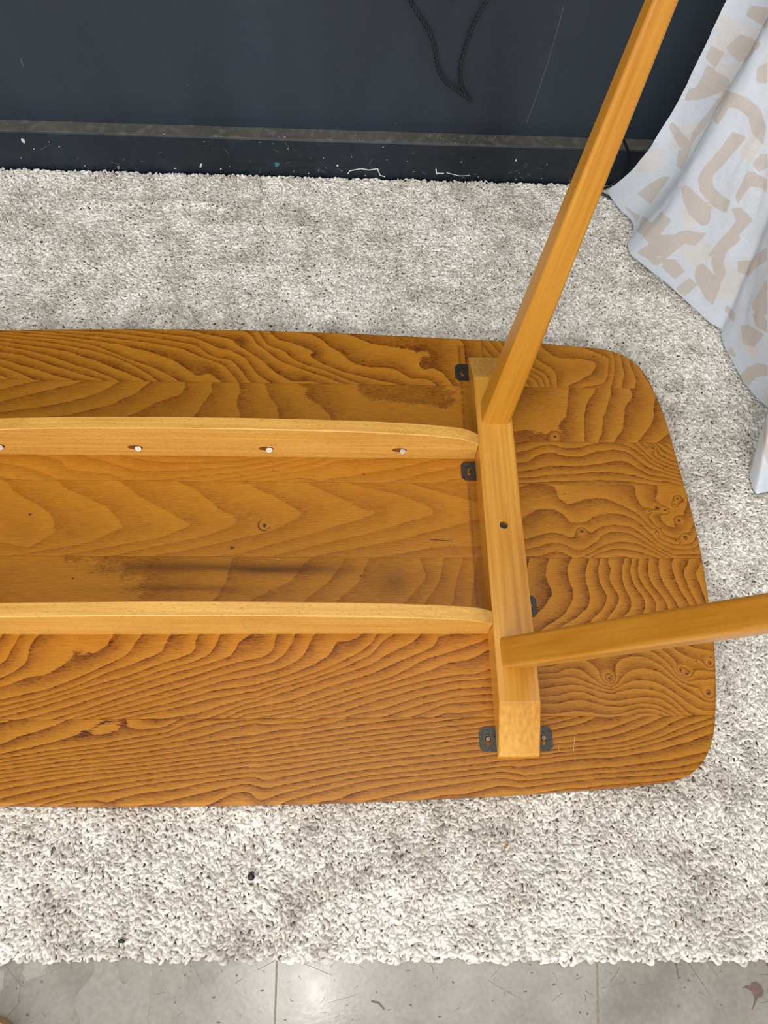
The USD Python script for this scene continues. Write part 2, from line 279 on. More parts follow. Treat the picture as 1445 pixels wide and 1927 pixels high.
def rug_z(x, y):
    """height of the pile's foot, with the one crease near the wall"""
    yc = 1.186 + .006 * np.sin((x + .5) * 9)
    return .005 + .007 * np.exp(-((y - yc) / .007) ** 2) * np.exp(-((x + .36) / .13) ** 4)
RX0, RX1 = -1.15, 1.0
def front_y(x): return -.0745 - (x + .42) * .0185 + .0012 * np.sin(x * 61) + .001 * np.sin(x * 143 + 1)
rug = thing('rug', 'cream looped wool pile rug on the concrete floor under the upturned table', 'rug')
xs = np.linspace(RX0, RX1, 216); ts = np.linspace(0, 1, 138)
gx, gt = np.meshgrid(xs, ts, indexing='ij'); gy = front_y(gx) + gt * (1.277 - front_y(gx))
V = np.stack([gx, gy, rug_z(gx, gy) + .001], -1).reshape(-1, 3); idx = np.arange(len(V)).reshape(gx.shape)
F = np.stack([idx[:-1, :-1], idx[1:, :-1], idx[1:, 1:], idx[:-1, 1:]], -1).reshape(-1, 4)
bd_ = np.concatenate([idx[:, 0], idx[-1, 1:], idx[-2::-1, -1], idx[0, -2:0:-1]]); nb_ = np.roll(bd_, -1); n0 = len(V)
V = np.vstack([V, V * [1, 1, 0] + [0, 0, .0004]])
F = np.vstack([F, F[:, ::-1] + n0, np.stack([bd_, bd_ + n0, nb_ + n0, nb_], 1)])
put('backing', (V, F), M_BACKING, rug, smooth=30)
def tuft(seed):
    r = np.random.RandomState(seed); L_ = .0078 * r.uniform(.85, 1.2); bend = r.choice([-1, 1]) * r.uniform(.2, .9)
    t = np.linspace(0, 1, 7); s = (t - .5) * L_
    P = np.stack([s, bend * L_ * ((t - .5) ** 2 * 2 - .3), .0012 + .0036 * np.sin(t * math.pi) ** .8], 1)
    rad = .0017 * r.uniform(.85, 1.2) * np.array([.55, .9, 1.0, 1.05, 1.0, .85, .45])
    return tube(P, rad, 7)
random.seed(3); rr = np.random.RandomState(11)
sp = .0034
px, py = np.meshgrid(np.arange(RX0 + .004, RX1 - .004, sp), np.arange(-.11, 1.28, sp), indexing='ij')
px = px + (np.arange(px.shape[1]) % 2)[None] * sp * .5
px, py = px.ravel() + rr.uniform(-.0017, .0017, px.size), py.ravel() + rr.uniform(-.0017, .0017, px.size)
ok = (py > front_y(px) + .001) & (py < 1.2745)
u_, v_ = np.abs(px + .21) / .70, np.abs(py - .4844) / .33
ok &= ~((u_ ** 6 + v_ ** 6) < 1)                       # nothing to see under the middle of the table
px, py = px[ok], py[ok]
nz = meshkit.fbm(np.stack([px * 7, py * 7, px * 0], -1), 3, 5); nz2 = meshkit.noise(np.stack([px * 4, py * 4, px * 0 + 3], -1), 9)
ang = (nz * 2 - 1) * 3.0 + rr.normal(0, .85, px.size) + 1.2
lean = rr.normal(.0, .25, px.size); roll = rr.normal(0, .5, px.size)
pi_ = UsdGeom.PointInstancer.Define(stage, '/World/rug/pile'); tag(pi_, 'cream wool loops of the rug', None, None, 'stuff')
protos = []
for k in range(6):
    p_ = put('loop', tuft(k), M_PILE, pi_.GetPrim(), smooth=True); protos.append(p_.GetPath())
pi_.CreatePrototypesRel().SetTargets(protos)
pi_.CreateProtoIndicesAttr(Vt.IntArray.FromNumpy(rr.randint(0, 6, px.size).astype(np.int32)))
scl = rr.uniform(.85, 1.25, px.size) * (1 + .08 * np.clip((.06 - py) / .12, 0, 1)) * np.where(py < front_y(px) + .012, 1.1, 1.0)
pos = np.stack([px, py, rug_z(px, py) + rr.uniform(-.0008, .0014, px.size)], 1)
pi_.CreatePositionsAttr(Vt.Vec3fArray.FromNumpy(pos.astype(np.float32)))
def qmul(a, b):
    w1, x1, y1, z1 = a.T; w2, x2, y2, z2 = b.T
    return np.stack([w1*w2-x1*x2-y1*y2-z1*z2, w1*x2+x1*w2+y1*z2-z1*y2, w1*y2-x1*z2+y1*w2+z1*x2, w1*z2+x1*y2-y1*x2+z1*w2], 1)
z0 = np.zeros(px.size)
Q = qmul(qmul(np.stack([np.cos(ang / 2), z0, z0, np.sin(ang / 2)], 1), np.stack([np.cos(lean / 2), z0, np.sin(lean / 2), z0], 1)), np.stack([np.cos(roll / 2), np.sin(roll / 2), z0, z0], 1))
pi_.CreateOrientationsAttr([Gf.Quath(*map(float, q)) for q in Q])
pi_.CreateScalesAttr(Vt.Vec3fArray.FromNumpy(np.repeat(scl[:, None], 3, 1).astype(np.float32)))
print('loops', px.size)

# ---------------------------------------------------------------- the table, upside down
XC, YC, ZT, ZB = -.21, .4844, .038, .0145      # centre, underside of the top (now facing up), face of the top lying in the pile
HB = .0444; XL, XR = .2081, .2649               # bearer height and faces
table = thing('table', 'upside-down elm and beech dining table lying on the cream rug, splayed legs up', 'table')
GRAIN = {
 'AL': [(0,-571,771,-559,765,-552,759),(1,-574,787,-541,775,-510,760),(2,-577,802,-518,783,-480,770,-451,762),(3,-579,816,-542,811,-492,792,-434,772,-399,762),(4,-582,830,-542,822,-495,809,-453,792,-418,781,-377,762),(5,-584,838,-526,829,-469,820,-421,802,-380,783,-336,764),(6,-585,847,-499,837,-436,824,-383,809,-347,788,-314,764),(7,-586,853,-487,844,-426,833,-375,808,-325,790,-281,766),(8,-587,858,-473,850,-387,837,-328,821,-284,801,-248,772),(9,-532,861,-417,851,-330,840,-278,829,-248,814,-213,801,-186,773),(10,-418,862,-332,851,-259,838,-225,811,-194,808,-171,781),(11,-333,862,-260,853,-216,832,-187,826,-173,815),(12,-247,862,-175,846),(10,-190,801,-171,777,-162,764),(11,-191,820,-171,812,-152,781,-126,762),(12,-192,838,-166,824,-139,804,-118,782,-89,765),(13,-155,844,-134,827,-119,811,-96,799,-67,788,-30,773,4,759),(14,-135,839,-103,827,-94,813,-70,800,-30,787,-4,773,30,760),(15,-107,849,-68,835,-51,828,-65,818,-36,800,-1,785,53,771,93,761),(16,-31,840,-7,826,10,805,39,797,73,797,96,786,108,775,133,776),(17,139,836,138,822,146,808,134,790),(18,204,848,205,819,204,774)],
 'AR': [(0,322,778,326,762),(1,323,788,334,778,338,762),(2,322,801,343,786,347,763),(3,332,818,353,801,361,786,359,763),(4,368,823,407,822,433,816,426,792,402,777,379,764),(5,413,847,458,825,450,785,440,770,406,763),(6,466,838,464,800,453,764),(7,479,825,480,791,471,765),(8,493,813,499,779,494,764),(9,507,806,523,765)],
 'BL': [(0,-565,740,-527,754,-506,759),(1,-560,718,-497,738,-458,751,-435,759),(2,-556,697,-479,711,-427,727,-396,743,-375,760),(3,-554,683,-449,693,-387,713,-346,737,-324,760),(4,-367,686,-344,697,-311,719,-275,735,-267,745,-267,761),(5,-249,689,-235,719,-223,739,-223,761),(6,-172,690,-180,730,-173,746,-179,760),(6,-172,697,-181,726,-174,746,-176,760),(7,-110,694,-111,711,-126,734,-135,757),(8,-24,692,-29,705,-51,725,-66,735,-62,750,-80,760),(9,22,751,33,736,61,730,89,729,123,726,151,718,174,722,172,739,167,759),(8.7,10,693,94,694,177,682)],
 'FL': [(4,-347,578,-368,587,-420,592,-444,600,-443,607),(5,-209,576,-127,592,-45,612),(6,-168,576,-49,600,-13,615),(7,-44,577,82,601,130,614)],
 'BR': [(0,278,674,298,675,317,670,334,661,347,657,355,664,354,686,357,693,369,703,374,738,378,752,381,761),(1,393,655,398,703,408,734,421,751,426,762),(2,415,655,425,671,430,706,438,715,443,734,451,749,451,762),(3,443,656,461,679,471,725,481,735,490,749,483,763),(4,483,656,503,679,516,698,520,721),(5,517,656,538,673)],
 'FR': [(0,477,654,490,636,501,621,527,607),(1,279,633,299,638,315,645,337,649,359,641,383,643,399,649,416,653,447,654,466,647,483,634,498,616,526,601),(2,279,613,294,615,315,630,335,634,354,627,383,626,405,635,435,640,460,637,476,623,489,608,525,595),(3,278,598,301,600,324,608,348,608,382,609,414,613,442,619,459,616,475,605,492,592,524,588),(4,277,586,303,587,327,593,361,593,400,598,439,597,467,592,491,584,522,581),(5,277,576,321,579,379,582,418,583,456,581,493,576)],
 'CL': [(-1,-498,549,-449,521,-433,488,-468,461),(0,-430,561,-360,527,-334,494,-391,467,-480,450),(1,-313,545,-264,517,-230,500,-280,478,-413,450),(2,-228,557,-195,529,-162,505,-202,484,-317,456),(3,-157,572,-94,541,-63,518,-112,490,-239,457),(4,-59,573,3,542,47,519,-22,496,-160,452),(5,8,572,81,555,133,534,137,520,29,485,-106,451),(6,108,572,206,543),(6,204,512,79,476,-41,450)],
 'CR': [(1,335,568,336,551,352,536,364,544,391,550,408,551,425,544,447,533,465,519,479,498,489,481,517,470,539,472,551,491),(0,464,572,462,552,470,535,483,507),(2,278,515,290,525,312,531,331,530,347,516,355,495,363,486,376,490,379,509,393,521,418,524,439,521,459,512,475,491,488,474,512,463,542,466,553,477),(3,277,479,294,483,316,490,333,489,347,481,368,477,379,480,387,492,401,501,423,504,447,500,462,488,479,472,498,456,525,454,551,456),(4,278,463,297,466,319,474,334,473,351,462,368,462,389,476,400,488,420,493,443,490,461,479,483,461,497,454),(5,277,450,302,451,317,459,332,458,346,449,360,447,378,456,399,469,424,475,449,473,473,462,494,447),(6,369,447,391,458,418,464,441,462,463,455,483,447),(7,385,446,420,451,449,447)],
 'DL': [(0,-407,443,-323,430,-287,406,-307,378),(1,-169,438,-172,415,-189,379),(2,-56,441,-79,410,-136,379),(3,-1,444,-21,410,-59,378),(4,34,442,24,410,-10,379),(5,114,442,123,415,92,379),(6,149,445,142,410,121,379),(7,179,445,167,410,161,379),(8,199,442,188,379)],
 'DF': [(0,-473,265,-451,277,-441,288,-442,305,-437,318),(1,-471,254,-437,266,-410,272,-388,285,-376,300,-377,316),(2,-467,236,-411,249,-366,267,-332,283,-305,298,-296,315),(3,-466,228,-421,237,-375,251,-331,273,-284,290,-259,300,-254,315),(4,-464,220,-397,239,-352,253,-306,266,-259,285,-226,295,-212,302,-212,315),(5,-463,213,-418,225,-362,243,-305,258,-258,275,-211,288,-189,299,-182,315),(6,-428,211,-372,227,-327,243,-281,258,-234,274,-186,287,-160,295,-151,315),(7,-393,210,-348,224,-302,240,-256,255,-209,268,-161,285,-126,292),(8,-369,210,-324,224,-278,238,-232,250,-184,266,-125,281),(9,-362,208,-300,224,-254,237,-207,250,-160,263,-125,269),(10,-318,212,-276,221,-230,233,-183,247,-124,255),(11,-322,206,-287,214,-229,225,-182,237,-123,247),(12,-247,209,-204,215,-158,230,-123,237),(7,-126,292,-109,296,-101,307,-99,319),(8,-125,281,-96,289,-82,302,-74,318),(9,-125,269,-91,277,-66,289,-54,302,-48,319),(10,-124,255,-80,269,-41,284,-22,297,-9,318),(11,-124,247,-78,259,-36,274,-1,289,29,305,41,317),(12,-123,237,-90,252,-41,264,9,284,39,299,53,316),(13,-137,230,-77,247,-16,267,34,281,69,302,100,317),(14,-137,221,-77,232,-28,250,33,269,84,290,130,309,133,323),(15,-136,215,-64,226,9,248,58,261,89,276,109,289,161,304,197,316),(16,-64,220,9,242,71,259,121,274,142,285,180,291,207,304),(17,-76,211,-16,225,46,244,108,259,159,267,184,268,207,276),(18,-3,217,48,234,108,250,158,261,209,264),(19,9,213,58,222,107,238,158,248,208,251),(20,70,215,107,227,157,238,207,241),(21,106,214,144,229,206,231),(22,156,214,206,221)],
 'EL': [(0,-461,205,-439,211),(1,-456,177,-435,187,-402,196,-376,208),(2,-454,165,-421,172,-388,180,-359,189,-337,201,-322,206,-294,210),(3,-452,158,-386,169,-318,177,-272,186,-237,191,-213,204,-180,210,-122,213),(4,-452,155,-374,166,-306,175,-248,184,-214,193,-179,202,-121,209),(5,-451,150,-362,163,-271,172,-201,183,-155,197,-121,204),(6,-450,145,-361,156,-270,166,-178,179,-120,187),(7,-449,139,-360,150,-269,159,-177,172,-120,178),(8,-448,135,-359,145,-268,154,-176,164,-119,172),(9,-447,129,-381,140,-290,145,-199,156,-119,164),(10,-445,120,-379,131,-335,139,-244,146,-164,156,-119,162),(11,-443,109,-389,122,-334,130,-267,138,-198,146,-118,153),(12,-409,104,-365,113,-310,123,-243,132,-174,140,-118,148),(13,-386,103,-354,111,-287,121,-231,130,-174,133,-117,139),(14,-307,102,-277,112,-219,118,-174,129,-117,135),(15,-240,101,-195,111,-150,120,-117,126),(16,-171,100,-145,113,-116,117),(6,-120,187,-87,194,-51,196,-20,202,9,210),(7,-120,178,-75,185,-15,194,33,202,82,207),(8,-119,172,-63,180,9,189,82,198,180,210),(9,-119,164,-63,173,9,182,81,191,179,200),(10,-119,159,-62,167,33,179,105,186,204,197),(11,-118,152,-62,159,9,168,105,179,203,190),(12,-118,144,-62,152,9,161,105,172,183,183),(13,-117,138,-62,144,33,158,105,165,183,176),(14,-117,126,-85,132,-15,145,80,156,201,166),(15,-116,117,-61,125,9,138,104,149,201,159),(16,-111,103,-61,117,9,129,80,137,200,148),(17,-74,102,-14,118,33,129,104,133,210,143),(18,-12,102,21,113,80,124,210,136),(19,32,102,103,115,174,125,209,129),(20,161,108,208,118)],
 'DR': [(-1,308,440,302,418,309,392,295,370),(-2,343,442,335,426,341,396,340,381,322,355,300,343),(-3,372,444,364,427,363,405,367,390,361,370,342,353,320,341),(-4,390,443,384,431,384,405,393,385,385,368,364,349),(-5,400,442,405,431,398,411,411,387,404,370,389,353),(-6,428,444,421,431,419,405,428,381,425,366,414,356),(-7,439,444,433,427,436,403,451,379,444,362),(-8,449,442,444,425,450,403,466,377,462,364),(-9,465,443,460,425,465,403,482,377,482,368),(-10,480,440,478,418,487,396,497,373),(-11,501,440,500,423,506,396,516,375),(-12,524,436,516,432,518,405,527,376),(-13,543,434,535,427,539,396,542,377)],
 'DG': [(-3,348,289,364,276,371,258,383,258,387,278,398,290,413,295,432,294,451,286,465,272,480,256,502,248,532,247),(-4,279,269,304,270,319,278,338,276,352,264,367,253,382,250,396,264,413,275,434,277,453,272,469,260,488,244,509,232,528,229),(-5,278,261,307,264,327,264,346,256,366,248,384,247,403,256,419,260,439,258,457,250,474,237,491,223,510,215,524,217),(-6,278,248,306,252,331,254,350,248,373,241,393,245,413,248,437,246,455,240,469,229,485,212),(-7,277,237,302,238,321,244,340,243,360,233,379,229,399,232,423,236,446,234,462,225,475,211),(-8,276,228,299,227,319,232,342,231,367,224,393,222,420,227,441,223,462,212),(-9,274,213,296,213,321,217,340,216,361,211,384,211,409,219,428,221,447,216,458,210)],
 'ER': [(1,273,203,291,207),(2,273,198,310,204,330,209),(3,289,191,325,199,341,204,353,209),(4,290,180,327,185,366,190,386,197,417,208),(5,289,173,335,177,384,186,419,197,442,206),(6,269,163,325,168,382,173,433,188,460,201,481,208),(7,269,158,333,163,391,168,441,180,483,197,516,206),(8,268,154,324,160,381,163,430,173,481,187,520,200),(9,247,144,313,152,370,154,428,162,478,174,518,187),(10,245,130,321,138,378,141,435,148,504,160),(11,245,126,320,131,396,136,453,139,496,149),(12,244,116,338,127,413,130,471,135),(13,318,114,356,118,431,123)],
}
KNOTS = [(366.9,492.3,8.5,6.1),(479.5,528.3,3.0,2.8),(493.5,533.2,4.3,3.3),(506.1,529.7,3.4,3.7),(529.7,550.4,2.6,3.3),(523.5,540.7,2.1,2.8),(524.9,512.0,3.8,3.3),(485.6,493.0,3.4,3.3),(493.1,498.9,2.1,1.9),(529.5,483.9,3.4,3.7),(514.4,478.1,2.1,2.3),(520.0,473.5,2.6,2.3),(547.3,526.5,1.3,1.4),(347.7,557.4,3.0,1.4),(539.0,459.8,2.1,1.4),(377.8,262.2,5.5,5.1),(492.1,268.6,6.0,4.2),(484.1,273.6,3.8,4.7),(496.5,286.5,1.5,1.6),(509.6,286.5,1.7,1.9),(531.9,292.4,2.6,1.9),(529.1,283.4,4.3,4.7),(518.5,240.2,6.4,6.1),(484.9,256.3,2.6,1.9),(496.9,272.6,1.7,1.9),(344.1,663.5,3.7,2.8),(504.7,643.1,4.8,4.0),(521.6,626.6,2.6,2.4),(522.4,609.0,2.2,1.6),(516.5,609.0,1.5,1.6),(430.8,827.0,4.4,1.4),(445.6,828.6,3.0,1.4),(367.6,739.1,3.0,0.8),(384.2,701.8,2.6,0.8),(-477.2,515.2,6.2,4.5),(29.3,589.9,2.1,1.7),(-195.2,528.6,2.1,1.7),(-397.4,412.4,3.1,2.3),(23.6,417.7,3.1,2.3),(-170.4,462.3,9.3,5.1)]
OUTLINE = [(-203.8,870.4),(44.3,868.0),(193.0,862.1),(323.9,856.3),(417.5,849.0),(459.3,843.0),(479.9,834.9),(494.5,824.9),(508.1,809.3),(518.2,790.5),(525.4,766.3),(532.6,732.8),(540.7,659.6),(545.6,588.7),(550.0,519.3),(550.6,435.4),(547.7,378.7),(542.7,313.9),(532.7,251.5),(524.7,213.9),(515.5,184.0),(506.4,164.7),(495.8,149.2),(483.1,137.5),(470.4,129.3),(456.3,124.6),(426.1,120.1),(323.1,112.3),(150.5,104.7),(-73.8,99.3),(-238.6,98.5)]
right = np.array(OUTLINE) / 1000.; right = right[right[:, 0] > XC + .05]
left = right[::-1] * [-1, 1] + [2 * XC, 0]
ring = spline(np.vstack([right, left]), 420, closed=True)
outline = Polygon(ring).buffer(0)
seams = [1.2, .7615, .6537, .5748, .4476, .2092, -.2]
REG = [('A', [('L', None)], [('R', None)]), ('B', [('L', None)], [('R', None)]), ('F', [('L', None)], [('R', None)]), ('C', [('L', None)], [('R', None)]), ('D', [('L', (.331, 9)), ('F', (-9, .331))], [('R', (.331, 9)), ('G', (-9, .331))]), ('E', [('', None)], [('', None)])]
def rbf(key):
    P, v = [], []
    for row in GRAIN[key]:
        q = np.array(row[1:], float).reshape(-1, 2) / 1000
        d = np.concatenate([[0], np.cumsum(np.linalg.norm(np.diff(q, axis=0), axis=1))]); n = max(2, int(d[-1] / .012) + 1)
        s = np.linspace(0, d[-1], n); P.append(np.stack([np.interp(s, d, q[:, 0]), np.interp(s, d, q[:, 1])], 1)); v += [row[0]] * n
    P = np.vstack(P); P += np.random.RandomState(1).normal(0, 1e-5, P.shape)
    return RBFInterpolator(P * 10, np.array(v, float), kernel='thin_plate_spline', smoothing=.004, degree=1)
CONTRAST = {'AL': .85, 'AR': .7, 'BL': .58, 'BR': .75, 'FL': .3, 'FR': .82, 'CL': .34, 'CR': .72, 'DL': .42, 'DF': .85, 'DR': .9, 'DG': .8, 'EL': .9, 'ER': .85}
GRAIN['DL'].append((-1, -680, 445, -620, 400, -560, 350)); GRAIN['E'] = GRAIN['EL'] + [(row[0] + 8,) + tuple(row[1:]) for row in GRAIN['ER']]; CONTRAST['E'] = .92      # the front board runs on past the bearer
rb = {k: rbf(k) for k in GRAIN if k not in ('EL', 'ER')}
def ring_field(letter):
    regs = {r[0]: r for r in REG}[letter]
    def f(P):
        out = np.zeros(len(P)); con = np.zeros(len(P))
        for side, sel in ((1, P[:, 0] < .236), (2, P[:, 0] >= .236)):
            for suf, yr in regs[side]:
                m = sel if yr is None else sel & (P[:, 1] > yr[0]) & (P[:, 1] <= yr[1])
                if m.any(): out[m] = rb[letter + suf](P[m, :2] * 10); con[m] = CONTRAST[letter + suf]
        for kx, ky, ka, kb in KNOTS:                    # rings close up around the knots
            rad_ = max(ka, kb)
            if rad_ > 2.6 and min(ka, kb) > .6 * rad_ and kx > 270: out += (1.1 + .1 * rad_) * np.exp(-(np.hypot(P[:, 0] - kx / 1000, P[:, 1] - ky / 1000) / (.0022 + .0011 * rad_)) ** 2)
        return out, con
    return f
def stain(P):
    """old marks in the wood: a dark heart streak, the darkened strip where a bearer once sat, a grey smudge"""
    x, y = P[:, 0], P[:, 1]
    n = meshkit.fbm(np.stack([x * 9, y * 60, 0 * x], -1), 3, 2)
    a = .62 * np.exp(-((y - .436 + .012 * n) / .010) ** 2) * np.clip((x + .40) / .12, 0, 1) * np.clip((.05 - x) / .12, 0, 1) * (y < .4477) * (.5 + n)
    a += .5 * np.exp(-((y - .395 + .03 * (n - .5)) / .006) ** 2) * np.exp(-((x + .24) / .10) ** 2)
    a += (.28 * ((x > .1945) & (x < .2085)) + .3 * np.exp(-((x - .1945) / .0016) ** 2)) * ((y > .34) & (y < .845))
    a += .38 * np.exp(-((x - .072) / .024) ** 2 - ((y - .405) / .022) ** 2)
    return np.clip(a, 0, .85)
def plank(poly, edge_round=True):
    """a board: flat top with the table's edge rounded over, dense enough to carry the ring field"""
    R_ = .004; sp_ = .0036
    x0, y0, x1, y1 = poly.bounds
    g = np.stack(np.meshgrid(np.arange(x0, x1, sp_), np.arange(y0, y1, sp_), indexing='ij'), -1).reshape(-1, 2)
    g += np.random.RandomState(2).uniform(-.0002, .0002, g.shape)
    g = g[shapely.contains_xy(poly.buffer(-.0016), g[:, 0], g[:, 1])]
    b = np.array(poly.exterior.segmentize(.0035).coords)[:-1]
    rings = [b]
    for d in (.0005, .0012, .0024, .004):
        q = outline.buffer(-d).exterior.segmentize(.0035); q = np.array(q.coords)[:-1]
        rings.append(q[shapely.contains_xy(poly.buffer(-.0004), q[:, 0], q[:, 1])])
    P2 = np.vstack(rings + [g[outline.exterior.distance(shapely.points(g)) > .0055]]); nb = len(b)
    tri = Delaunay(P2).simplices
    a = P2[tri]; ar = (a[:, 1, 0] - a[:, 0, 0]) * (a[:, 2, 1] - a[:, 0, 1]) - (a[:, 1, 1] - a[:, 0, 1]) * (a[:, 2, 0] - a[:, 0, 0])
    tri = np.where((ar < 0)[:, None], tri[:, ::-1], tri); tri = tri[np.abs(ar) > 1e-11]
    d = outline.exterior.distance(shapely.points(P2)); dd = np.clip(R_ - d, 0, R_)
    z = ZT - (R_ - np.sqrt(np.maximum(R_ ** 2 - dd ** 2, 0)))
    ds = np.minimum.reduce([np.abs(P2[:, 1] - s) for s in seams[1:-1]]); z = z - .0004 * np.exp(-ds / .0005)
    V = np.column_stack([P2, z]); n = len(V)
    lo = np.column_stack([b, np.full(nb, ZB)]); V = np.vstack([V, lo])
    i = np.arange(nb); j = (i + 1) % nb
    ccw = Polygon(b).exterior.is_ccw
    side = np.concatenate([np.stack([i, n + i, n + j], 1), np.stack([i, n + j, j], 1)])
    bot = np.stack([np.full(nb - 2, n), n + np.arange(2, nb), n + np.arange(1, nb - 1)], 1)
    if not ccw: side = side[:, ::-1]; bot = bot[:, ::-1]
    return trimesh.Trimesh(V, np.vstack([tri, side, bot]), process=False)
for k, (letter, _, _) in enumerate(REG):
    poly = outline.intersection(sbox(-5, seams[k + 1] + .00015, 5, seams[k] - .00015))
    f = ring_field(letter); cache = {}
    def ringv(P, f=f, cache=cache): cache['c'] = f(P); return cache['c'][0]
    pk = put('plank', plank(poly), M_ELM, table, smooth=30, prim={'ring': ringv, 'contrast': lambda P, cache=cache: cache['c'][1], 'stain': stain})
    mine = [q for q in KNOTS if seams[k + 1] * 1000 < q[1] < seams[k] * 1000]
    small = []
    for n_, (x, y, a, b) in enumerate(mine):
        a, b = a / 1000, b / 1000
        outer = blob(x / 1000, y / 1000, a * .5, b * .5, 900 + n_ + 40 * k, 12, .3)
        m_ = flat_marks([outer], 'z', ZT - .00025, .0004)
        if max(a, b) > .0045: put('knot', m_, M_KNOTP, pk, smooth=False); small.append(blob(x / 1000 + a * .05, y / 1000, a * .3, b * .32, 950 + n_, 9, .5))
        else: small.append(blob(x / 1000, y / 1000, a * .55, b * .55, 970 + n_, 8, .4))
    if letter == 'C':
        small.append(stroke([(.1295, .4775), (.150, .4755), (.166, .4745)], .0006))
        cr = Point(-.1235, .5).buffer(.0100).difference(Point(-.1222, .5007).buffer(.0096)); small.append(np.array(max(getattr(cr, 'geoms', [cr]), key=lambda g_: g_.area).exterior.coords)); small.append(blob(-.1225, .4985, .0024, .0036, 7, 9, .5)); small.append(stroke([(-.119, .494), (-.1145, .4965)], .0005))
    sc_ = {'E': [[(.3178, .1811), (.3123, .1543)], [(.2943, .1706), (.2941, .1622)]], 'D': [[(-.1115, .4465), (-.0965, .443)]]}.get(letter)
    if sc_: put('scratch', flat_marks([stroke(q_, .00022) for q_ in sc_], 'z', ZT - .0001, .0002), M_PSCR, pk, smooth=False, kind='stuff', label='fine pale scratches in the varnish')
    if small: put('pin_knots', flat_marks(small, 'z', ZT - .0001, .0004), M_KNOT, pk, smooth=False, kind='stuff', label='small dark pin knots')

def frame(o, a, b, c):
    o = np.array(o); M_ = np.array([a, b, c])
    return lambda P: (P - o) @ M_.T + np.array([o[0] * 3 + o[1] * 7, o[1] * 5, o[0] * 2])
ROT = lambda P: np.stack([2 * XC - P[:, 0], P[:, 1], P[:, 2]], 1)
def mirror(mm): return mm.mirror((1, 0, 0)).translate((2 * XC, 0, 0))

# bearers: a cross piece under each end, chamfered at both ends
prof = [(-.331, 0), (-.331, .005), (-.3295, .0095), (-.326, .0125), (-.268, .0432), (-.2625, .0444), (.2625, .0444), (.268, .0432), (.326, .0125), (.3295, .0095), (.331, .005), (.331, 0)]
pts = []
for x, ins in ((XL, .0012), (XL + .0012, 0), (XR - .0012, 0), (XR, .0012)):
    for y, z in prof:
        s = 1 - ins / .33; pts.append((x, YC + y * s, ZT + max(0, z - ins) if z > .001 else ZT))
bearer = hull(pts)
hole = Manifold.cylinder(.02, .0064, .0064, 28).translate(((XL + XR) / 2 - .0005, YC - .0022, ZT + HB - .008))
bearer = bearer - hole
bolt = Manifold.cylinder(.0025, .0058, .0052, 24).translate(((XL + XR) / 2 - .0005, YC - .0022, ZT + HB - .008)) - bevel_box(((XL + XR) / 2 - .0062, YC - .003, ZT + HB - .0066), ((XL + XR) / 2 + .0062, YC - .0014, ZT + HB), .0001)
for side, fn in ((0, lambda q: q), (1, mirror)):
    cx = (XL + XR) / 2 if side == 0 else 2 * XC - (XL + XR) / 2
    br = put('bearer', fn(bearer), M_BEARER, table, smooth=30, prim={'grain': frame((cx, YC, ZT), (0, 1, 0), (1, 0, 0), (0, 0, 1))}, label='golden beech cross piece' if side == 0 else None)
    put('bolt', fn(bolt), M_STEEL, br, label='dark bolt head sunk in a round hole' if side == 0 else None)

# rails: two arched beech rails between the bearers, screwed up through slanted slots
RAIL_T = .02066; top_pts = [(.0, .0832), (.06, .083), (.13, .0812), (.20, .0797), (.28, .0755), (.335, .0704), (.378, .0635), (.402, .0555), (.4178, .044)]
cs_ = CubicSpline([a for a, b in top_pts], [b for a, b in top_pts], bc_type=((1, 0.), (2, 0.)))
xs_ = np.concatenate([np.linspace(-.4178, -.35, 16), np.linspace(-.34, .34, 30), np.linspace(.35, .4178, 16)])
ztop = cs_(np.abs(xs_))
def rail_mesh(y0):
    p = []
    for y, c in ((y0, .0012), (y0 + .0012, 0), (y0 + RAIL_T - .0012, 0), (y0 + RAIL_T, .0012)):
        for x, z in zip(xs_, ztop): p.append((XC + x * (1 - c / .42), y, ZT + z - c))
        p += [(XC - .4178, y, ZT), (XC + .4178, y, ZT)]
    return hull(p)
SCREW_X = [-.533, -.324, -.122, .087]; SCREW_Z = .063
head = Manifold.cylinder(.0018, .0032, .0048, 24)                          # pan of the screw, facing up
cross = (bevel_box((-.0028, -.00075, .0004), (.0028, .00075, .003), .0001) + bevel_box((-.00075, -.0028, .0004), (.00075, .0028, .003), .0001))
headc = head - cross
def slot(x, yface, s):                                                      # s = -1: the face looks to -y
    cut = Manifold.sphere(1, 40).scale((.0118, .0070, .0064)).translate((x - .0025, yface + s * -.001, SCREW_Z + .0005))
    return cut + Manifold.sphere(1, 32).scale((.006, .009, .0058)).translate((x - .0045, yface, SCREW_Z + .0008))
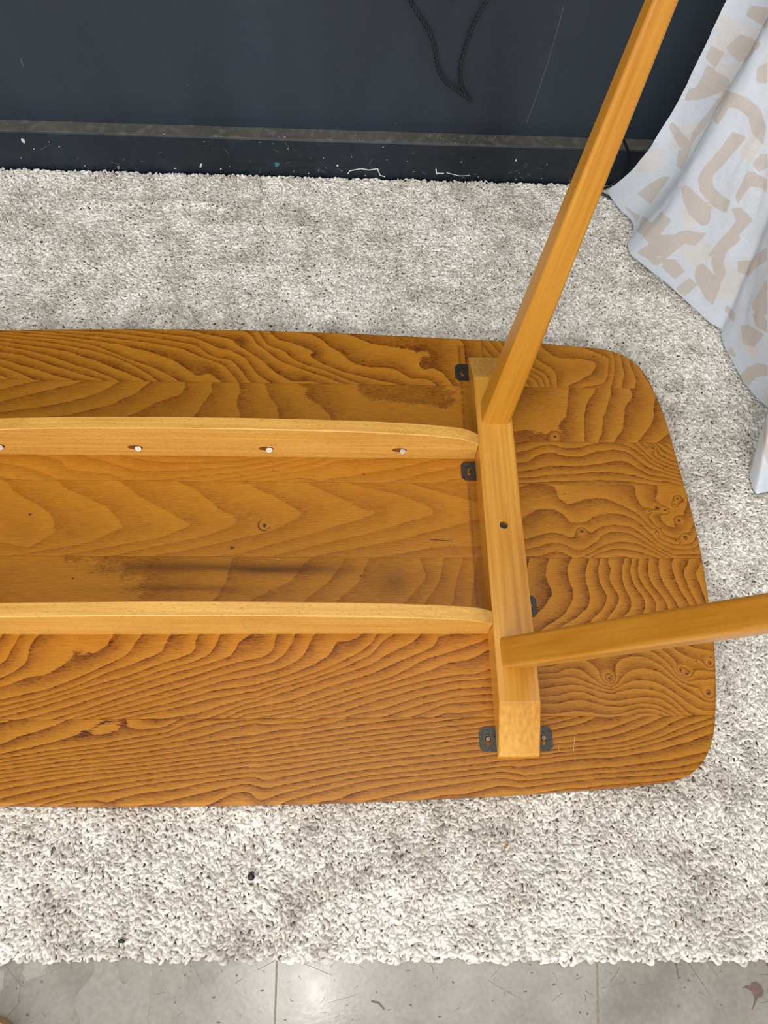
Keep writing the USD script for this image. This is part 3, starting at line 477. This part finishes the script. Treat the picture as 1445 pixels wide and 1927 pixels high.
for sgn in (1, -1):
    y0 = YC + .1354 if sgn > 0 else YC - .1354 - RAIL_T
    face, s = (y0, -1) if sgn > 0 else (y0 + RAIL_T, 1)
    rl = rail_mesh(y0)
    for x in SCREW_X: rl = rl - slot(x, face, s)
    rp = put('rail', rl, M_RAIL, table, smooth=30, prim={'grain': frame((XC, y0, ZT), (1, 0, 0), (0, 1, 0), (0, 0, 1))}, label='pale arched beech rail with screws in slanted slots' if sgn > 0 else 'pale arched beech rail nearer the camera')
    for n_, x in enumerate(SCREW_X):
        q = headc.rotate((58 if s < 0 else -58, 0, 0)).rotate((0, 0, 12 * n_ - 15)).translate((x + .0022, face + s * .0008, SCREW_Z - .0006))
        put('screw', q, M_SCREW, rp, label='bright cross-head screw' if n_ == 0 else None)
        hole_ = Manifold.sphere(1, 36).scale((.0112, .0006, .0060)).translate((x - .0018, face - s * .0002, SCREW_Z + .0006))
        put('screw_slot', hole_, M_SLOT, rp, label='dark oval slot around the screw' if n_ == 0 else None)

# legs: square, tapering, rounded, splayed both ways
LCX, LDY, LA, LB, LDX, LDDY, LTP, LL = .2384, .196, .0228, .0215, .1375, .2198, .556, .66
zb_ = ZT + HB
for sx in (1, -1):
    for sy in (1, -1):
        p0 = np.array([LCX, YC + sy * LDY, zb_]); d = np.array([LDX, sy * LDDY, 1.0])
        parts = []
        for t, rad in ((-.02, .0055), (LL, .0045)):
            k_ = 1 + (LTP - 1) * t / .62
            for ax in (-1, 1):
                for ay in (-1, 1):
                    c = p0 + d * t + np.array([ax * (LA * k_ - rad), ay * (LB * k_ - rad), 0]); parts.append(Manifold.sphere(rad, 24).translate(tuple(c)))
        leg = Manifold.batch_hull(parts).trim_by_plane((0, 0, 1), zb_)
        if sx < 0: leg = mirror(leg); p0[0] = 2 * XC - p0[0]; d[0] = -d[0]
        a_ = d / np.linalg.norm(d); b_ = np.cross(a_, (0, 1, 0)); b_ /= np.linalg.norm(b_); c_ = np.cross(a_, b_)
        put('leg', leg, M_LEG, table, smooth=35, prim={'grain': frame(p0, a_, b_, c_)})

# steel shrinkage plates with slotted holes
def plate(x0, x1, y, inner_right):
    w, hh = x1 - x0, .0165
    c = .0055
    if inner_right: pg = Polygon([(x1, y - hh), (x1, y + hh), (x0 + c, y + hh), (x0, y + hh - c), (x0, y - hh + c), (x0 + c, y - hh)])
    else: pg = Polygon([(x0, y - hh), (x0, y + hh), (x1 - c, y + hh), (x1, y + hh - c), (x1, y - hh + c), (x1 - c, y - hh)])
    xs0 = x0 + .0118 if inner_right else x0 + .0092
    sl = LineString([(xs0, y - .0065), (xs0, y + .004)]).buffer(.0027)
    m_ = trimesh.creation.extrude_polygon(pg.difference(sl), .0018, engine='earcut'); m_.apply_translation((0, 0, ZT))
    return m_, xs0
scr2 = Manifold.cylinder(.0016, .0042, .0032, 18).translate((0, 0, .0018)) - (bevel_box((-.0022, -.0005, .0026), (.0022, .0005, .004), .0001) + bevel_box((-.0005, -.0022, .0026), (.0005, .0022, .004), .0001))
for x0, x1, y, ir in ((.1853, XL, .7885, True), (.1846, XL, .597, True), (.1853, XL, .1785, True), (XR, .2862, .1793, False), (XR, .2838, .3698, False), (XR, .2862, .7885, False)):
    for flip in (0, 1):
        m_, xs0 = plate(x0, x1, y, ir); q = scr2.translate((xs0, y + .0005, ZT))
        mm_ = man(m_)
        if flip: mm_, q = mirror(mm_), mirror(q)
        pp = put('fixing_plate', mm_, M_STEEL, table, smooth=False); put('screw', q, M_RSCREW, pp)

# ---------------------------------------------------------------- curtain at the right
MOTIF = [(42,419,50,422,58,423,65,425,69,418,161,473,174,473,70,404,61,405,52,407,43,408),(50,380,59,380,67,380,77,379,177,451,175,443,171,435,165,424,160,414,155,404,73,347,62,351,52,354,41,357,45,365,47,373),(6,349,17,349,29,348,40,348,40,341,40,334,41,326,27,329,14,332,7,338,1,344),(3,269,15,276,27,283,27,291,28,298,28,306,26,313,24,320,35,319,46,319,56,318,65,318,74,317,74,306,73,296,66,289,58,282,51,275,42,270,32,265,19,259),(77,316,85,309,167,369,164,361,162,352,160,344,158,336,89,265,88,258,87,250,86,242,85,234,84,226,83,215,82,204,77,212,72,220,73,228,74,237,75,245,77,253,78,261,79,269,80,277,81,285,82,293,80,300,79,308),(164,322,165,331,166,339,166,347,166,354,166,362,167,369,181,376,191,379,201,382,213,381,227,381,240,380,250,375,263,371,275,367,280,359,285,352,290,345,276,346,262,347,249,348,241,354,234,358,228,364,212,364,200,365,190,362,181,358,181,350,180,342,179,333,178,325),(6,210,12,215,24,212,38,211,51,210,63,207,73,204,84,202,89,189,75,188,63,189,53,194,40,197,28,201,16,205),(211,328,226,331,242,334,240,325,237,316,235,307,232,298,230,289,227,280,224,270,219,259,215,247,223,240,230,233,245,231,260,229,288,233,288,222,288,211,274,208,261,206,246,204,235,208,224,212,211,214,203,222,195,230,195,240,194,249,196,258,199,267,201,276,204,286,207,294,209,303,209,311,210,320),(176,195,181,205,189,205,198,204,209,203,220,203,231,201,240,199,250,198,254,189,259,181,262,172,251,160,240,162,230,163,219,165,207,170,196,176,188,181,183,189),(75,121,87,130,89,119,90,108,90,97,92,85,94,75,96,64,81,60,69,61,57,61,58,75,59,88,64,99,69,110),(160,120,179,129,190,130,190,119,190,108,190,96,181,96,166,91,163,100,162,110),(106,34,145,73,165,89,180,96,190,96,190,83,190,70,191,56,180,59,165,55,128,23,115,27),(205,50,207,63,209,76,212,88,214,100,217,111,220,123,234,136,243,138,253,142,269,150,265,139,262,129,259,118,246,114,234,111,231,99,228,88,226,76,224,64,222,51,208,36),(331,231,343,228,360,225,353,216,349,207,344,198,340,189,336,180,332,171,328,161,325,151,322,141,318,130,303,119,305,131,307,142,309,152,311,163,314,173,316,183,318,192,321,202,324,212,327,221),(297,312,299,320,301,328,318,333,329,326,338,318,322,306),(297,292,308,299,322,298,338,299,357,300,370,292,378,283,347,285,332,281,317,277,315,268,311,259,308,250,307,239,296,247,296,256,297,265,297,274,297,283),(193,424,198,430,204,437,209,430,214,423,220,416,203,410,198,417),(301,223,320,234,332,226,329,217,327,207,313,215),(56,14,69,16,82,19,98,25,97,11),(67,183,79,185,91,188,94,179,98,170,104,162,83,157,77,166,72,174),(187,17,188,30,190,43,191,55,192,68,194,80,197,91,204,99,212,106,221,113,229,119,227,109,225,98,223,88,222,76,220,65,219,52,218,40,224,20,208,23,197,20),(224,31,226,45,228,58,230,71,232,84,234,95,237,107,240,118,243,129,255,137,267,144,265,131,263,118,251,112,240,107,238,96,237,85,235,74,234,62,232,49,231,36,229,23),(235,48,243,55,250,62,265,58,279,53,277,39,275,25,264,25,252,26,241,28),(291,7,293,21,295,35,298,48,316,46,314,33,312,19,310,6,300,6),(297,78,301,96,312,94,322,92,332,90,344,89,355,86,360,78,361,68,362,57,364,46,366,35,356,36,346,37,336,42,326,47,316,52,307,57,302,68),(311,131,313,144,315,156,318,169,329,179,342,188,351,181,346,172,340,162,333,152,336,138,340,125,350,117,359,109,359,99,358,88,344,95,329,100,316,113),(377,144,392,152,411,165,418,181,433,205,443,224,449,219,455,214,446,196,431,173,427,160,421,144,398,129,387,127,382,135),(465,136,467,148,469,160,472,172,474,184,476,195,481,190,485,183,489,177,494,171,499,165,503,160,508,155,498,143,486,130,468,124),(474,117,497,142,515,146,519,140,523,133,512,126,499,117,486,117),(392,51,405,50,430,66,435,54,412,41,395,38),(458,68,475,90,491,101,506,112,518,120,513,100,508,80,495,68,483,57,475,61,466,64),(459,1,459,17,468,17,478,17),(510,2,513,18,515,33,524,47,532,62,550,79,558,63,548,51,538,37,535,21,532,5)]
def motif_sd(uv):
    """signed distance (metres, positive inside) to the printed taupe shapes; away from the traced repeat the print carries on with like shapes"""
    ps = [Polygon(np.array(m_, float).reshape(-1, 2) / 1000).buffer(.0024).buffer(-.0006) for m_ in MOTIF]
    r = np.random.RandomState(8); done = unary_union(ps); far = done.convex_hull.buffer(.012)
    for k in range(260):
        u, v, w, h, a = r.uniform(0, 1.7), r.uniform(0, 1.9), r.uniform(.03, .07), r.uniform(.015, .03), r.choice([0, 90, 30, 140])
        if r.rand() < .4: p = LineString(spline([(u, v), (u + w * .5, v + r.uniform(-.02, .02)), (u + w, v + w * r.choice([-1, 1])), (u + w * 1.1, v + w * 1.8)], 14)).buffer(h * .5, cap_style='flat')
        else: p = shapely.affinity.rotate(sbox(u - w / 2, v - h / 2, u + w / 2, v + h / 2), a)
        if not p.intersects(far): ps.append(p)
    g = unary_union(ps); b = g.boundary.segmentize(.0015)
    pts = shapely.get_coordinates(b)
    from scipy.spatial import cKDTree
    d = cKDTree(pts).query(uv)[0]; shapely.prepare(g)
    d = np.where(shapely.contains_xy(g, uv[:, 0], uv[:, 1]), d, -d)
    return np.where(uv[:, 0] < .011, -.01, d)
ZH = .021
HEM = [(.519, 1.248), (.536, 1.205), (.559, 1.159), (.556, 1.135), (.540, 1.105), (.541, 1.088), (.555, 1.066), (.598, 1.015), (.639, .958), (.668, .918), (.683, .905), (.680, .885), (.690, .828), (.709, .771), (.735, .735), (.775, .715), (.770, .680), (.700, .648), (.668, .597), (.672, .570), (.698, .576), (.76, .60), (.80, .57), (.79, .52), (.74, .47), (.73, .43), (.77, .40), (.82, .38)]
MID = [(.543, 1.180), (.568, 1.158), (.590, 1.130), (.582, 1.105), (.557, 1.062), (.556, 1.045), (.568, 1.022), (.602, .984), (.636, .948), (.655, .928), (.664, .915), (.660, .895), (.664, .835), (.680, .780), (.705, .748), (.735, .728), (.730, .695), (.668, .668), (.632, .635), (.634, .612), (.662, .604), (.72, .605), (.75, .57), (.745, .53), (.70, .49), (.69, .45), (.73, .42), (.78, .40)]
UPP = [(.560, 1.181), (.592, 1.160), (.622, 1.130), (.606, 1.100), (.562, 1.050), (.558, 1.032), (.566, 1.010), (.592, .975), (.615, .948), (.628, .932), (.638, .918), (.634, .898), (.634, .840), (.648, .790), (.675, .758), (.705, .735), (.705, .700), (.655, .675), (.622, .645), (.624, .622), (.65, .612), (.70, .605), (.73, .572), (.725, .535), (.685, .50), (.675, .46), (.71, .43), (.76, .41)]
TOPZ = 1.9
TOP = [(.66, 1.18), (.71, 1.165), (.76, 1.13), (.73, 1.09), (.64, 1.03), (.625, 1.01), (.63, .99), (.66, .965), (.70, .945), (.73, .93), (.745, .915), (.72, .89), (.67, .85), (.65, .81), (.69, .77), (.75, .745), (.76, .725), (.71, .70), (.65, .67), (.64, .64), (.67, .615), (.73, .60), (.76, .585), (.73, .55), (.67, .52), (.66, .49), (.70, .46), (.76, .44)]
NU, NV = 300, 420
from scipy.interpolate import PchipInterpolator
hem = np.array(HEM)
d_ = np.concatenate([[0], np.cumsum(np.linalg.norm(np.diff(hem, axis=0), axis=1))]); uu = np.linspace(0, d_[-1], NU)
rows_ = np.stack([PchipInterpolator(d_, np.array(q))(uu) for q in (HEM, MID, UPP, TOP)])
vv = np.linspace(0, 1, NV) ** 1.15
zz = ZH + vv * (TOPZ - ZH)
G = np.moveaxis(PchipInterpolator([ZH, .20, .42, TOPZ], rows_)(zz), 0, 1)
G = np.concatenate([G, np.broadcast_to(zz[None, :, None], G.shape[:2] + (1,))], -1).copy()
nn = meshkit.fbm(np.stack([uu[:, None] * 9 + 0 * vv[None], vv[None] * 7 + 0 * uu[:, None], 0 * G[..., 0]], -1), 3, 4) - .5
G[..., 0] += nn * .02 * (vv[None] > 0) * np.minimum(1, vv[None] * 12); G[..., 1] += (meshkit.fbm(np.stack([uu[:, None] * 9 + 5 + 0 * vv[None], vv[None] * 9 + 0 * uu[:, None], 0 * G[..., 0] + 7], -1), 3, 8) - .5) * .012 * np.minimum(1, vv[None] * 12)
G[..., 0] += (meshkit.fbm(np.stack([uu[:, None] * 26 + 0 * vv[None], zz[None] * 14 + 0 * uu[:, None], 0 * G[..., 0] + 2], -1), 3, 6) - .5) * .007 * np.minimum(1, vv[None] * 20)
idc = np.arange(NU * NV).reshape(NU, NV)
Fq = np.stack([idc[:-1, :-1], idc[1:, :-1], idc[1:, 1:], idc[:-1, 1:]], -1).reshape(-1, 4)
Vc = G.reshape(-1, 3)
tmc = trimesh.Trimesh(Vc, np.vstack([Fq[:, [0, 1, 2]], Fq[:, [0, 2, 3]]]), process=False)
nrm = tmc.vertex_normals
Vb = Vc + nrm * .0012; nV = len(Vc)
edge = np.concatenate([idc[:, 0], idc[-1, 1:], idc[-2::-1, -1], idc[0, -2:0:-1]]); en = np.roll(edge, -1)
Fall = np.vstack([Fq[:, ::-1], Fq + nV, np.stack([edge, en, en + nV, edge + nV], 1)])
UV = np.stack(np.meshgrid(uu, np.linspace(0, 1, NV) ** 1.15 * (TOPZ - ZH), indexing='ij'), -1).reshape(-1, 2)
def motif(P):
    a = motif_sd(UV); return np.concatenate([a, a])
def blocks(P):
    """the print's second, paler tone: overlapping warm white blocks"""
    r_ = np.random.RandomState(21); d = np.full(len(UV), -1.)
    for k in range(150):
        c_ = np.array([r_.uniform(0, 1.6), r_.uniform(0, 1.1)]); a_ = r_.choice([0, 0, .55, -.6]); h_ = np.array([r_.uniform(.012, .04), r_.uniform(.008, .03)])
        q = (UV - c_) @ np.array([[math.cos(a_), -math.sin(a_)], [math.sin(a_), math.cos(a_)]]); d = np.maximum(d, np.min(h_ - np.abs(q), axis=1))
    return np.concatenate([d, d])
def cloth():
    n = {'at': ('attribute', {'attribute': 'motif'}), 'g': ('geometry', {}),
         'm1': ('mapping', {'scale': (900., 900., 60.)}), 'n1': ('noise_texture', {'scale': 1., 'detail': 2.}), 'm2': ('mapping', {'scale': (60., 60., 900.)}), 'n2': ('noise_texture', {'scale': 1., 'detail': 2.}),
         'n3': ('noise_texture', {'scale': 260., 'detail': 2.}), 'j': math_('multiply_add', value2=.0012), 's': ('map_range', {'from_min': -.0004 + .0006, 'from_max': .0004 + .0006, 'to_min': 0., 'to_max': 1., 'clamp': True}),
         'at2': ('attribute', {'attribute': 'blocks'}), 's2': ('map_range', {'from_min': -.0004, 'from_max': .0004, 'to_min': 0., 'to_max': 1., 'clamp': True}), 'c2': ('mix_color', {'a': lin(236, 242, 250), 'b': lin(240, 238, 237)}), 'c': ('mix_color', {'b': lin(225, 217, 210)}), 'w': math_('add'), 'wr': ('map_range', {'from_min': .7, 'from_max': 1.3, 'to_min': .93, 'to_max': 1.05}), 'wc': ('combine_color', {}), 'mm': ('mix_color', {'blend_type': 'multiply', 'fac': 1.}),
         'd': ('principled_bsdf', {'roughness': .85, 'specular_ior_level': .15, 'sheen_weight': .1}), 't': ('translucent_bsdf', {}), 'x': ('mix_closure', {'fac': .25})}
    l = [('g.position', 'm1.vector'), ('g.position', 'm2.vector'), ('m1.vector', 'n1.vector'), ('m2.vector', 'n2.vector'), ('g.position', 'n3.vector'), ('n3.fac', 'j.value1'), ('at.fac', 'j.value3'), ('j.value', 's.value'), ('s.result', 'c.fac'), ('at2.fac', 's2.value'), ('s2.result', 'c2.fac'), ('c2.result', 'c.a'),
         ('n1.fac', 'w.value1'), ('n2.fac', 'w.value2'), ('w.value', 'wr.value'), ('wr.result', 'wc.r'), ('wr.result', 'wc.g'), ('wr.result', 'wc.b'), ('c.result', 'mm.a'), ('wc.color', 'mm.b'), ('mm.result', 'd.base_color'), ('mm.result', 't.color'), ('d.BSDF', 'x.closure1'), ('t.BSDF', 'x.closure2')]
    return mat('curtain_cloth', n, l, surface='x.closure')
cu = put('curtain', (np.vstack([Vc, Vb]), Fall), cloth(), smooth=True, prim={'motif': motif, 'blocks': blocks})
tag(cu, 'pale linen curtain printed with taupe blocks and bands, falling in folds onto the rug', 'curtain')

# ---------------------------------------------------------------- cords
M_CORD = plain('black_fabric_cord', lin(20, 21, 24), .7, noise=(900., .4))
M_CABLE = plain('black_rubber', lin(14, 14, 16), .4)
P1 = [(.060, 1.303, .46), (.078, 1.303, .40), (.098, 1.303, .347), (.119, 1.303, .317), (.141, 1.303, .283), (.152, 1.302, .251), (.164, 1.302, .217), (.191, 1.302, .192), (.226, 1.303, .168)]
P2 = [(.2255, 1.3035, .1685), (.211, 1.304, .183), (.2015, 1.304, .205), (.198, 1.304, .229), (.199, 1.304, .257), (.204, 1.304, .285), (.211, 1.304, .315), (.226, 1.304, .352), (.24, 1.304, .385), (.26, 1.304, .46)]
path = np.vstack([spline(P1, 500), spline(P2, 480)[3:]])
s_ = np.concatenate([[0], np.cumsum(np.linalg.norm(np.diff(path, axis=0), axis=1))])
k_ = np.exp(-((s_ - s_[499]) / .006) ** 2)
tg = np.gradient(path, axis=0); tg /= np.linalg.norm(tg, axis=1)[:, None]
e1 = np.cross(tg, (0, 1, 0)); e1 /= np.linalg.norm(e1, axis=1)[:, None]; e2 = np.cross(tg, e1)
cord = thing('twisted_flex', 'black twisted fabric flex hanging in a V against the dark wall', 'cord')
for ph in (0, math.pi):
    a = s_ / .0165 * 2 * math.pi + ph
    put('strand', tube(path + (.0015 * np.cos(a))[:, None] * e1 + (.0015 * np.sin(a))[:, None] * e2, .0017, 8), M_CORD, cord, smooth=True)
kb = spline([(.47, 1.272, .150), (.505, 1.269, .140), (.530, 1.268, .112), (.546, 1.268, .081), (.547, 1.267, .053), (.538, 1.266, .030), (.522, 1.262, .019), (.505, 1.254, .0175), (.500, 1.249, .0175), (.512, 1.242, .0175), (.530, 1.229, .0175), (.56, 1.214, .0175), (.62, 1.20, .0175), (.75, 1.21, .0175)], 160)
tag(put('power_cable', tube(kb, .0026, 10), M_CABLE, smooth=True), 'thin black power cable curling down the baseboard under the curtain corner', 'cable')

# ---------------------------------------------------------------- small litter on the rug
bead = Manifold.cylinder(.004, .0046, .0046, 6) + Manifold.sphere(.0046, 24).scale((1, 1, .5)).translate((0, 0, .004))
bd = thing('plastic_bead', 'small black faceted plastic bead lying on the rug in front of the table', 'bead', (-.1183, .0150, .013))
put('body', bead.rotate((35, 10, 0)), M_CABLE, bd, smooth=30); put('eyelet', (Manifold.cylinder(.0035, .0012, .0012, 12)).rotate((80, 0, 15)).translate((.0006, -.0052, .001)), M_SCREW, bd, label='pale metal eyelet')
def crumb(name, x, y, r, seed, m_, label, z=.0145):
    t = trimesh.creation.icosphere(2, r); q = np.random.RandomState(seed)
    t.vertices *= 1 + (meshkit.noise(t.vertices / r * 1.3 + seed, seed)[:, None] - .5) * .9; t.vertices *= [1, .75, .6]
    t.apply_translation((x, y, z)); tag(put(name, t, m_, smooth=True), label, 'crumb')
crumb('dirt_crumb', -.2734, -.0566, .0034, 2, M_CABLE, 'tiny black crumb on the rug near its front edge')
crumb('dirt_crumb', -.565, 1.085, .0028, 3, M_CABLE, 'tiny black crumb on the rug by the wall, at the far left')
crumb('leaf_crumb', .2165, .046, .0022, 5, plain('orange_bit', lin(190, 110, 50), .7), 'tiny orange crumb on the rug in front of the table')

# ---------------------------------------------------------------- shoe whose toe shows at the lower left corner
shoe = thing('shoe', 'black shoe with a tan sole, its toe on the concrete at the bottom left corner', 'shoe', (-.4245, -.3035, 0))
def sole_outline(k=0.):
    pts = [(0, .172), (.024, .166), (.043, .146), (.049, .11), (.046, .07), (.036, .02), (.033, -.04), (.035, -.09), (.027, -.118), (0, -.128), (-.027, -.118), (-.035, -.09), (-.034, -.04), (-.036, .02), (-.044, .07), (-.045, .11), (-.038, .146), (-.022, .166)]
    return Polygon(spline(pts, 90, closed=True)).buffer(k)
def slab(pg, z0, z1):
    m_ = trimesh.creation.extrude_polygon(pg, z1 - z0, engine='earcut'); m_.apply_translation((0, 0, z0)); return m_
M_SOLE = plain('tan_sole', lin(176, 150, 104), .6, noise=(200., .12)); M_WELT = plain('pale_welt', lin(232, 220, 190), .6); M_UPPER = plain('black_leather', lin(20, 19, 18), .45, noise=(300., .3))
put('sole', slab(sole_outline(), .0005, .024), M_SOLE, shoe, smooth=30, label='tan rubber sole'); put('welt', slab(sole_outline(-.0075), .024, .027), M_WELT, shoe, smooth=30, label='pale stitched welt')
Vs, Fs, nr = [], [], 48
lev = [(.027, -.0105, 1, 0), (.040, -.012, 1, 0), (.052, -.017, .97, -.004), (.062, -.024, .9, -.014), (.07, -.027, .8, -.03), (.085, -.024, .62, -.055), (.105, -.018, .55, -.066)]
base_ring = spline(np.array(sole_outline(-.0105).exterior.segmentize(.004).coords)[:-1], nr, closed=True)
for z, off_, ky, sh in lev:
    q = base_ring.copy(); q[:, 1] = -.128 + .010 + (q[:, 1] + .118) * ky; q[:, 0] *= (1 if z < .055 else .86 if z < .08 else .75)
    Vs.append(np.column_stack([q, np.full(nr, z)]))
Vs = np.vstack(Vs)
for a in range(len(lev) - 1):
    for b in range(nr):
        i0, i1 = a * nr + b, a * nr + (b + 1) % nr; Fs += [(i0, i1, i1 + nr), (i0, i1 + nr, i0 + nr)]
Vs = np.vstack([Vs, Vs[:nr].mean(0), Vs[-nr:].mean(0) - [0, 0, .03]]); e_ = len(Vs) - 2
for b in range(nr): Fs += [(e_, (b + 1) % nr, b), (e_ + 1, (len(lev) - 1) * nr + b, (len(lev) - 1) * nr + (b + 1) % nr)]
up_ = trimesh.Trimesh(Vs, Fs, process=False); up_.fix_normals()
put('upper', up_, M_UPPER, shoe, smooth=50)
for k in range(4):
    y_ = .055 - k * .018; put('lace', tube([(-.022, y_ - .004, .066 + k * .004), (-.01, y_, .0755 + k * .004), (.01, y_ + .003, .0755 + k * .004), (.022, y_ - .002, .066 + k * .004)], .0022, 8), M_CORD, shoe, smooth=True)
